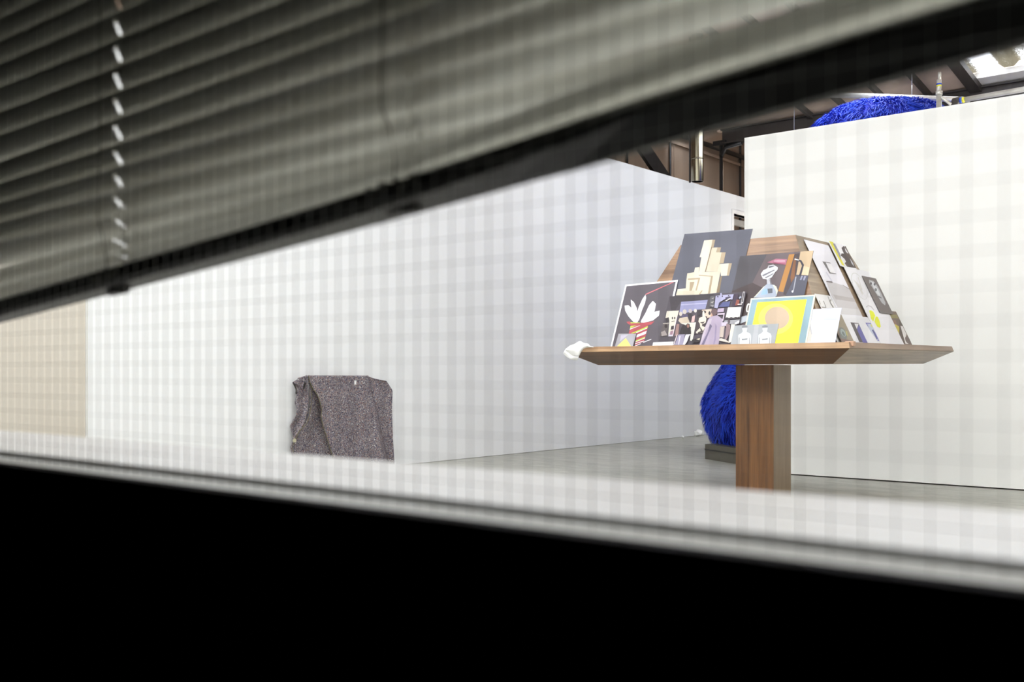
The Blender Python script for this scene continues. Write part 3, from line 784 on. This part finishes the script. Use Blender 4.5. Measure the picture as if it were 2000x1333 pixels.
card('twin_torso_card', 'grey photo card showing the same bare torso twice, in front of the yellow print', 'card', 'F', .040, *z2([(665, 1018), (1090, 1000), (630, 1195)]), BGc,
     [((180, 182, 188), z2([(860,1005),(900,1003),(880,1195),(830,1195)]))]+torso(0)+torso(196), th=.002)
card('pale_blue_card', 'plain pale blue card at the near right corner of the tray', 'card', 'F', .031, *z5([(365, 420), (892, 398), (228, 1035)]), (214, 217, 246), [
    ((200, 203, 242), z5([(365,420),(892,398),(850,620),(320,640)])), ((226, 231, 250), z5([(280,840),(830,820),(790,1035),(228,1035)])),
    ((206, 196, 190), z5([(310,700),(345,880),(320,1035),(228,1040)])), ((176, 176, 180), z5([(312,690),(345,880),(330,900),(300,760)]))], th=.002)

# right-hand slope
card('room_photo_poster', 'tall print of an empty white room with a grey floor, topmost on the right slope', 'poster', 'R', .010, (1570.4, 468), (1618, 477.5), (1645, 615.5), (236, 234, 242), [
    ((206, 202, 204), z6([(80,545),(160,555),(275,590),(400,670),(545,955),(262,935),(150,730)])), ((188, 182, 182), z6([(160,700),(480,760),(500,800),(200,760)])),
    ((218, 216, 218), z6([(200,850),(500,880),(545,955),(262,935)])),
    ((120, 116, 116), z6([(36,308),(130,325),(136,333),(75,322),(130,440),(195,452),(200,460),(122,452)])),
    ((246, 244, 248), z6([(82,330),(138,336),(188,448),(130,438)])),
    ((120, 112, 112), z6([(80,540),(150,545),(160,560),(150,565),(85,552)])), ((140, 132, 134), z6([(272,588),(280,588),(402,662),(408,676)])),
    ((214, 212, 226), z6([(85,430),(160,550),(140,545),(75,440)])),
], th=.002, foot=False)
card('portrait_print', 'yellow-edged print of a dark portrait at the top of the right slope', 'print', 'R', .016, (1617.8, 470.7), (1650.5, 480), (1648.8, 520), (236, 236, 240), [
    ((230, 222, 76), z6([(112,62),(160,72),(300,362),(270,350)])),
    ((150, 150, 158), z6([(160,95),(185,98),(250,220),(260,300)])),
    ((92, 78, 74), z6([(300,128),(330,132),(510,402),(330,372),(300,330),(330,300)])), ((76, 66, 66), z6([(262,150),(290,125),(312,160),(320,240),(370,300),(415,385),(350,375),(300,280),(255,240),(262,215),(290,215)])),
    ((226, 226, 232), z6([(300,150),(312,160),(345,215),(335,215),(312,190)])), ((206, 206, 212), z6([(360,270),(400,330),(410,370),(380,330)])),
], th=.002, foot=False)
card('drawing_sheet', 'white sheet with a faint oval drawing and yellow dots on the right slope', 'print', 'R', .018, *z3([(480, 360), (697, 400), (782, 1022)]), (236, 235, 240), [
    ((214, 214, 212), z3(ell(615, 530, 50, 128, 22, -.45))), ((236, 235, 240), z3(ell(616, 531, 46, 122, 22, -.45))),
    ((222, 220, 216), z3([(560,470),(620,520),(650,600),(640,604),(600,530)])), ((222, 220, 216), z3([(600,450),(606,450),(640,560),(632,560)])),
    ((200, 198, 204), z3([(670,710),(690,696),(720,705),(745,740),(738,740),(715,712),(690,703),(676,716)])),
    ((232, 238, 50), z6([(590,890),(612,888),(640,905),(662,950),(640,1022),(612,990)])), ((232, 238, 50), z6([(668,960),(690,965),(712,1010),(727,1080),(715,1096),(685,1080),(652,1020)])),
], th=.0015)
card('two_picture_sheet', 'white sheet with two small blue pictures at the foot of the right slope', 'print', 'R', .022, *z3([(455, 775), (690, 800), (605, 1020)]), (234, 234, 238), [
    ((96, 90, 90), z6([(368,1030),(465,1040),(570,1270),(475,1265)])), ((108, 106, 172), z6([(470,1062),(575,1275),(520,1275),(446,1115)])), ((232, 230, 232), z6([(415,1045),(465,1048),(445,1112)])),
    ((120, 118, 190), z6([(545,1035),(660,1040),(765,1248),(690,1252)])), ((196, 204, 222), z6([(565,1045),(650,1052),(680,1120),(640,1150),(700,1240),(690,1250),(600,1130)])),
    ((216, 214, 150), z6([(600,1055),(620,1055),(640,1085),(615,1085)])), ((90, 90, 140), z6([(620,1120),(640,1118),(690,1230),(680,1236)])), ((236, 236, 240), z6([(660,1120),(680,1130),(730,1230),(720,1240)])),
], th=.0015)
card('mask_print', 'dark grey print of a pale mask face on the right slope', 'print', 'R', .024, (1683.8, 538.9), (1710.6, 544.8), (1719.6, 611), (112, 104, 102), [
    ((176, 176, 180), z6([(590,525),(640,540),(690,600),(740,700),(785,800),(780,830),(740,800),(680,700),(630,620),(590,560)])),
    ((214, 216, 220), z6([(610,545),(640,555),(690,630),(720,700),(715,720),(680,690),(640,620)])),
    ((92, 92, 96), z6(ell(612, 570, 12, 16))), ((92, 92, 96), z6(ell(655, 580, 12, 16))), ((120, 124, 126), z6(ell(668, 645, 14, 20))), ((104, 104, 108), z6([(690,715),(735,735),(738,750),(700,735)])),
], th=.002, foot=False)
card('figure_print', 'brown photo print with a yellow sleeve at the far end of the right slope', 'print', 'R', .012, (1719, 605), (1750, 614.3), (1756, 673), (120, 104, 92), [
    ((150, 140, 90), z6([(780,935),(915,940),(940,985),(800,975)])), ((146, 112, 96), z6([(835,1030),(900,1000),(940,1100),(950,1250),(900,1180)])),
    ((206, 190, 80), z6([(895,1050),(945,1080),(955,1190),(920,1150),(890,1110)])), ((92, 78, 70), z6([(950,1000),(1000,1080),(1020,1285),(960,1285),(945,1160)])),
    ((226, 222, 220), z6([(960,1070),(990,1080),(1030,1170),(1020,1250),(1060,1285),(1020,1285),(990,1180)])), ((110, 96, 92), z6(ell(1050, 1240, 30, 50, 12, -.5))),
], th=.002)
card('caption_card', 'white card with brush marks behind the pale blue card', 'card', 'R', .0065, *z5([(390, 130), (718, 182), (525, 440)]), (238, 236, 236), [
    ((150, 148, 140), z5([(545,265),(560,265),(610,395),(596,398),(570,320)])), ((140, 138, 132), z5([(630,180),(640,180),(690,300),(750,390),(730,395),(680,320)])),
    ((160, 158, 150), z5([(470,260),(485,262),(500,330),(490,330)])), ((150, 148, 140), z5([(520,375),(600,385),(600,400),(530,395)])), ((150, 148, 140), z5([(675,245),(700,235),(698,262),(680,290)])),
], th=.002)
card('green_swirl_card', 'muted green and brown card behind the pale blue card near the tray corner', 'card', 'R', .026, *z5([(640, 490), (884, 524), (905, 1035)]), (158, 148, 128), [
    ((128, 134, 130), z5(ell(910, 880, 70, 130, 16, -.4))), ((160, 172, 170), z5(ell(920, 860, 40, 80, 14, -.5))), ((116, 126, 124), z5(ell(925, 880, 20, 50, 12, -.5))),
    ((186, 180, 110), z5([(960,820),(990,840),(1010,930),(980,900)])), ((140, 118, 112), z5([(830,800),(860,960),(1090,1010),(1100,1030),(800,1030)])),
], th=.002)

# small things on the tray
p = atP(1663, 665.5, Vector((0, YC-SO/2+.06, 0)), Vector((0, 1, 0)))
b = MB().box(p.x-.035, p.x+.02, YC-SO/2+.04, YC-SO/2+.08, ZFL+.0005, ZT+.006)
tag(b.build('folded_note', pm((198, 160, 136)), None, bevel=.004), 'small pinkish folded note standing inside the near right tray corner', 'note')
p = atP(1665, 665, Vector((0, YC-SO/2+.06, 0)), Vector((0, 1, 0)))

# white cloth over the left tray corner
def cloth():
    e = empty('white_cloth', (XC-SO/2, Yf, ZE)); tag(e, 'small crumpled white cloth draped over the left tray corner', 'cloth')
    zz7 = Zc(13.33, 1090, 640)
    mw = mat('white_cloth', (.93, .93, .94), .9, 0, .1)
    def sheet(name, top, bot, Y0, bulge, fold, th=.003):
        n = 28; k = 10
        def res(P):
            P = np.array(P, float); s = np.concatenate([[0], np.cumsum(np.hypot(*np.diff(P, axis=0).T))]); s /= s[-1]
            t = np.linspace(0, 1, n); return np.stack([np.interp(t, s, P[:, 0]), np.interp(t, s, P[:, 1])], 1)
        T = res(zz7(top)); B = res(zz7(bot)); vs = []
        for j in range(k+1):
            v = j/k
            for i in range(n):
                q = T[i]*(1-v)+B[i]*v; u = i/(n-1)
                d = bulge*math.sin(math.pi*v)+fold*math.sin(u*9+v*3)*v+.012*math.sin(u*4)
                vs.append(atY(q[0], q[1], Y0-d))
        fs = [(j*n+i, j*n+i+1, (j+1)*n+i+1, (j+1)*n+i) for j in range(k) for i in range(n-1)]
        o = MB().add(vs, fs, 0, True).build(name, mw, e)
        s = o.modifiers.new('thick', 'SOLIDIFY'); s.thickness = th; s.offset = 0
    sheet('upper_fold', [(190,570),(320,470),(440,430),(530,370),(580,355),(640,395),(720,425),(800,430),(815,480),(925,505)],
          [(190,575),(230,620),(300,680),(360,720),(420,738),(545,748),(590,650),(650,560),(740,519),(925,516)], Yf-.016, .025, .006)
    sheet('lower_fold', [(195,565),(250,610),(300,670),(400,725),(545,745)],
          [(135,665),(180,725),(230,770),(330,830),(420,855),(505,855)], Yf-.008, .012, .006)
cloth()

# ------------------------------------------------------------------ wool blanket on the left partition
def blanket():
    base = atX(660, 905, XL)
    e = empty('wool_blanket', (XL+.03, base.y, 0)); tag(e, 'speckled grey wool blanket pinned low on the long left partition', 'blanket')
    zb_ = Zc(5.553, 520, 700)
    def sheet(name, left, right, d0, fold, m=M_wool, nu=36, nv=46, par=e, thick=.008):
        def res(P):
            P = np.array(zb_(P), float); t = np.linspace(0, 1, nv)
            s = (P[:, 1]-P[0, 1])/(P[-1, 1]-P[0, 1]); return np.stack([np.interp(t, s, P[:, 0]), np.interp(t, s, P[:, 1])], 1)
        Lq, Rq = res(left), res(right); vs = []
        for j in range(nv):
            for i in range(nu):
                u = i/(nu-1); v = j/(nv-1); q = Lq[j]*(1-u)+Rq[j]*u
                d = d0+fold(u, v)
                vs.append(atX(q[0], q[1], XL+max(d, .008)))
        fs = [(j*nu+i, j*nu+i+1, (j+1)*nu+i+1, (j+1)*nu+i) for j in range(nv-1) for i in range(nu-1)]
        o = MB().add(vs, fs, 0, True).build(name, m, par)
        s = o.modifiers.new('thick', 'SOLIDIFY'); s.thickness = thick; s.offset = -1
        return vs, nu, nv
    FB = 1240
    # right strip tucked behind
    sheet('side_panel', [(1090,192),(1130,400),(1190,600),(1260,900),(1310,1180)], [(1180,225),(1300,245),(1366,345),(1362,560),(1370,800),(1392,FB-40)],
          .010, lambda u, v: .03*u*u+.006*math.sin(u*5+v*4)+.01*(1-u)*0, nu=14)
    # main panel
    mv, nu, nv = sheet('front_panel', [(450,188),(470,260),(500,330),(545,390),(580,480),(598,560),(590,640),(610,740),(655,870),(680,960),(710,1050),(735,FB)],
          [(1100,190),(1140,360),(1170,480),(1215,640),(1250,820),(1290,1000),(1330,1180),(1340,FB)],
          .068, lambda u, v: (.06*u*v+.035*math.sin(u*math.pi*1.6+.6+v))*(1 if u < .93 else (1-u)/.07)-(.04*(u-.93)/.07 if u > .93 else 0)+.012*v*math.sin(u*7+1.5*v)+.004*math.sin(v*20+u*8)*v, nu=46)
    # left panel under the main one
    lv, nu2, nv2 = sheet('folded_flap', [(440,190),(468,330),(470,470),(455,580),(430,690),(330,800),(285,900),(262,960),(275,1040),(270,FB)],
          [(470,192),(520,300),(580,400),(620,500),(640,700),(690,900),(740,1080),(760,FB)],
          .034, lambda u, v: .034*math.sin(u*6+v*2)*v+.012*math.sin(v*9)*u+.012*v*(1-u), nu=24)
    sheet('corner_fold', [(285,265),(318,330),(330,400),(308,480),(335,560),(318,620),(255,740),(285,840),(290,880)],
          [(440,188),(455,300),(462,460),(450,560),(425,660),(395,740),(360,790),(330,830),(292,884)],
          .052, lambda u, v: .02*math.sin(u*6+v*3)+.008*math.sin(v*15), nu=20)
    sheet('inner_shadow_fold', [(285,262),(320,340),(316,390)], [(430,262),(398,345),(345,372)], .075, lambda u, v: -.03*u, m=M_hemshade, nu=6, nv=6)  # dark sheet: shade inside the corner fold put into its colour
    # top lip of the corner fold
    sheet('corner_lip', [(345,215),(330,240),(286,262)], [(440,186),(400,300),(398,345)], .085, lambda u, v: .01*math.sin(u*6), nu=10, nv=12)
    # hems
    pts = [Vector(mv[j*nu])+Vector((.008, 0, 0)) for j in range(0, nv)]
    MB().tube(pts, .0042, 6).build('hem', M_hem, e)
    pts = [Vector(lv[j*nu2])+Vector((.030, 0, 0)) for j in range(0, 37)]
    MB().tube(pts, .0042, 6).build('hem', M_hem, e)
    q = atX(*zb_([(966, 265)])[0], XL+.112)
    MB().box(q.x-.004, q.x+.004, q.y-.011, q.y+.011, q.z-.02, q.z+.02).build('staple', mat('white_staple', (.95, .95, .95), .4), e)
    q = [atX(x, y, XL+.13) for x, y in zb_([(300,870),(322,880),(320,912),(295,915),(285,895)])]
    vs = q+[v+Vector((.006, 0, 0)) for v in q]; k = 5
    MB().add(vs, [tuple(range(5)), tuple(range(5, 10))]+[(i, (i+1) % k, k+(i+1) % k, k+i) for i in range(k)]).build('care_tag', mat('cream_tag', lin((196, 190, 160)), .8), e)
blanket()

# scraps at the foot of the left partition
q = EYEP+ray(1368, 853)*(EYE*F/127); 
def scrap(q, s, label, seed):
    r_ = random.Random(seed); bm = bmesh.new(); bmesh.ops.create_icosphere(bm, subdivisions=2, radius=s)
    for v in bm.verts: v.co *= r_.uniform(.7, 1.15)
    mz = min(v.co.z*.8 for v in bm.verts)
    for v in bm.verts: v.co.z = v.co.z*.8-mz+.001
    me = bpy.data.meshes.new('paper_scrap'); bm.to_mesh(me); bm.free(); me.materials.append(M_white)
    o = link('paper_scrap', me, None, (q.x, q.y, 0)); tag(o, label, 'paper scrap', 'scraps on the concrete floor')
q = EYEP+ray(1364, 853.5)*(EYE*F/127.5); scrap(q, .07, 'white crumpled scrap at the wall foot beside the blue fur', 1)
q = EYEP+ray(1334, 857)*(EYE*F/131); scrap(q, .025, 'tiny pale scrap on the floor left of the blue fur', 2)

# ------------------------------------------------------------------ window wall, wired window, blind
YW0, YW1 = .375, .545
XW0, XW1 = -1.35, .30
ZH = 1.95
hl = .0755
ZL = EYE-.0745            # opening edge / ledge level
ZS = EYE-.0708            # sill top
b = MB()
b.box(-9.3, XW0, YW0, YW1, 0, 7.2).box(XW1, 7.7, YW0, YW1, 0, 7.2).box(XW0, XW1, YW0, YW1, ZH, 7.2).box(XW0, XW1, YW0, YW1, 0, ZL-.022)
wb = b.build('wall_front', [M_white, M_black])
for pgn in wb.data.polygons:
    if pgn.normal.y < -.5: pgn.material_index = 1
struct(wb)
# dark room the window is looked through from
b = MB().box(-3.2, 2.5, -2.6, -2.5, 0, 3).box(-3.3, -3.2, -2.6, YW0, 0, 3).box(2.5, 2.6, -2.6, YW0, 0, 3)
struct(b.build('wall_dark_room', M_black))
struct(MB().box(-3.3, 2.6, -2.6, YW0, 3, 3.1).build('ceiling_dark_room', M_black))
struct(MB().box(-3.2, 2.5, -2.5, YW0, .001, .012).build('floor_dark_room', M_black))

win = empty('window_1', ((XW0+XW1)/2, .40, ZL)); struct(win)
# dark lower board of the frame on the near side, pale bead, sill board
b = MB().box(XW0, XW1, YW0-.003, YW0+.008, ZL-.06, ZL)
b.build('frame_board', M_black, win)
MB().box(XW0, XW1, YW0+.008, .4155, ZL-.022, ZL-.0008).build('glazing_bead', M_ledge, win)
MB().box(XW0, XW1, .4155, .560, ZL-.0218, ZS).build('window_sill', M_sill, win, bevel=.0015)
b = MB().box(XW0, XW0+.02, YW0, .41, ZL, ZH).box(XW1-.02, XW1, YW0, .41, ZL, ZH).box(XW0, XW1, YW0, .41, ZH-.02, ZH)
b.build('window_frame', M_ledge, win)
YG = .392
MB().box(XW0+.01, XW1-.01, YG-.003, YG+.003, ZL-.0006, ZH-.01).build('glass_pane', M_glass, win)
b = MB(); pitch = .0127; wr = .0001
for x in np.arange(XW0+.012, XW1-.012, pitch): b.box(x-wr, x+wr, YG-.0004, YG+.0002, ZL, ZH-.02)
for z in np.arange(ZL+.004, ZH-.02, pitch): b.box(XW0+.012, XW1-.012, YG+.0002, YG+.0006, z-wr, z+wr)
wm = b.build('wire_mesh', M_wire, win, recalc=False)

# venetian blind
def blind():
    YB = .450
    x0, x1 = XW0+.025, XW1-.025
    e = empty('venetian_blind', ((x0+x1)/2, YB, EYE)); tag(e, 'grey venetian blind hanging skewed behind the wired window, pulled up on the right', 'venetian blind')
    sx = lambda px: (atY(px, 726, YB)).x
    xa, xb = sx(235), sx(700)
    # heights over the eye line of each slat's near edge at two stations, lowest first
    ha = [.0850, .0970, .1097, .1292, .1474, .1669, .1863, .2077, .2302, .2516, .2741, .2960]
    hb = [.1148, .1205, .1268, .1378, .1554, .1754, .1954, .2177, .2353, .2560, .2770, .2980]
    while ha[-1] < ZH-EYE-.06: ha.append(ha[-1]+.0215); hb.append(hb[-1]+.0213)
    # angle from level of each slat: flatter near the rail
    low_edge = lambda x: .0685+(x-xa)*(.0944-.0685)/(xb-xa)
    _sx = [sx(p) for p in (0, 235, 700, 1000, 1300, 2000)]
    thick_r = lambda x: float(np.interp(x, _sx, [.0142, .0149, .0176, .0215, .0255, .0265]))
    rail_top = lambda x: low_edge(x)+thick_r(x)
    hole = [xa-.0022, xa+.0022]
    xs = sorted(set([x0+i*(x1-x0)/40 for i in range(41)]+hole))
    mb = MB()
    WD = .025; nc = 8
    prev = [None]*len(xs)
    for k in range(len(ha)):
        ang = math.radians([40, 46, 52, 57, 61, 64, 66, 66][min(k, 7)])
        rows = []
        for ix, x in enumerate(xs):
            h = ha[k]+(x-xa)*(hb[k]-ha[k])/(xb-xa)
            low = rail_top(x)+.004+.0032*k if prev[ix] is None else prev[ix]+.0034
            hh = max(h, low)
            prev[ix] = hh
            gap = (hh-(rail_top(x)+.003))/(k+1)       # local spacing: slats lie flat where they stack
            a = ang*min(1, max(.12, gap/.017))
            row = []
            for c in range(nc+1):
                t = c/nc-.5
                cam_ = .0030*(1-4*t*t)
                yy = t*WD*math.cos(a)+cam_*math.sin(a)*-1
                z_ = -t*WD*math.sin(a)-cam_*math.cos(a)*-1
                # near edge is the high edge
                row.append((x, YB+yy, EYE+hh+z_-.5*WD*math.sin(a)+.0*cam_))
            rows.append(row)
        vs = [p for r_ in rows for p in r_]; n = nc+1; fs = []
        for i in range(len(xs)-1):
            inhole = abs((xs[i]+xs[i+1])/2-xa) < .002
            for c in range(nc):
                if inhole and 2 <= c <= 5: continue
                fs.append((i*n+c, i*n+c+1, (i+1)*n+c+1, (i+1)*n+c))
        mb.add(vs, fs, 0, True)
    o = mb.build('slats', M_slat, e, recalc=False)
    # bottom rail
    def hr(x, d): return EYE+rail_top(x)-d
    b = MB(); prof = [(-.0125, 0), (-.011, .002), (.011, .002), (.0125, 0), (.0125, -.009), (.009, -.0125), (-.009, -.0125), (-.0125, -.009)]
    vs = []; k = len(prof); rx_ = np.linspace(x0, x1, 33)
    # rail twisted wider to the right, its shape standing in for shaded stacked slats
    for x in rx_:
        lo, hi = 5, 88
        for _ in range(30):
            mid = (lo+hi)/2; t_ = math.radians(-mid)
            zs = [y*math.sin(t_)+z*math.cos(t_) for y, z in prof]
            if max(zs)-min(zs) < thick_r(x): lo = mid
            else: hi = mid
        base_z = EYE+low_edge(x)-min(zs)
        for (y, z) in prof:
            vs.append((x, YB+y*math.cos(t_)-z*math.sin(t_), base_z+y*math.sin(t_)+z*math.cos(t_)))
    nr = len(rx_)
    b.add(vs, [tuple(range(k)), tuple(range((nr-1)*k, nr*k))]+[(s_*k+i, s_*k+(i+1) % k, (s_+1)*k+(i+1) % k, (s_+1)*k+i) for s_ in range(nr-1) for i in range(k)])
    b.build('bottom_rail', M_rail, e)
    MB().box(x0, x1, YB-.018, YB+.018, ZH-.03, ZH-.001).build('head_rail', M_slat, e)
    # lift cord through the holes, ladder cords in front and behind, slack at the foot
    zt_ = ZH-.03
    xc = sx(795)
    for xx, first in ((xa, True), (xc, False)):
        zr_ = EYE+rail_top(xx)
        MB().tube([(xx, YB+.002, zr_-.004), (xx, YB+.002, zt_)], .0007, 6).build('lift_cord', M_cord, e)
        for dy in (-.0125, .0135):
            pts = [(xx-.009, YB+dy, zt_), (xx-.009, YB+dy, zr_+.10), (xx-.0095, YB+dy-.001, zr_+.065), (xx-.006, YB+dy-.004, zr_+.045), (xx+.004, YB+dy-.006, zr_+.03), (xx+.006, YB+dy-.004, zr_+.012), (xx, YB+dy*.9, zr_-.006)]
            MB().tube(pts, .0006, 6).build('ladder_cord', M_cord, e)
        # knotted slack cord lying on the rail
        rr_ = random.Random(3); pts = []
        for i in range(26):
            t = i/25
            pts.append((xx-.022+.044*t+.004*math.sin(i*2.1), YB-.013+.006*math.sin(i*1.7), zr_-.0045+(-.022+.044*t)*.09+.0045*math.cos(i*2.6)))
        MB().tube(pts, .0012, 6).build('cord_knot', mat('dark_cord', lin((52, 50, 40)), .8) if first else bpy.data.materials['dark_cord'], e)
        MB().tube([(xx-.012, YB-.002, zr_-.016), (xx+.012, YB-.002, zr_-.0145)], .0045, 10).build('rail_plug', M_rail, e)
blind()
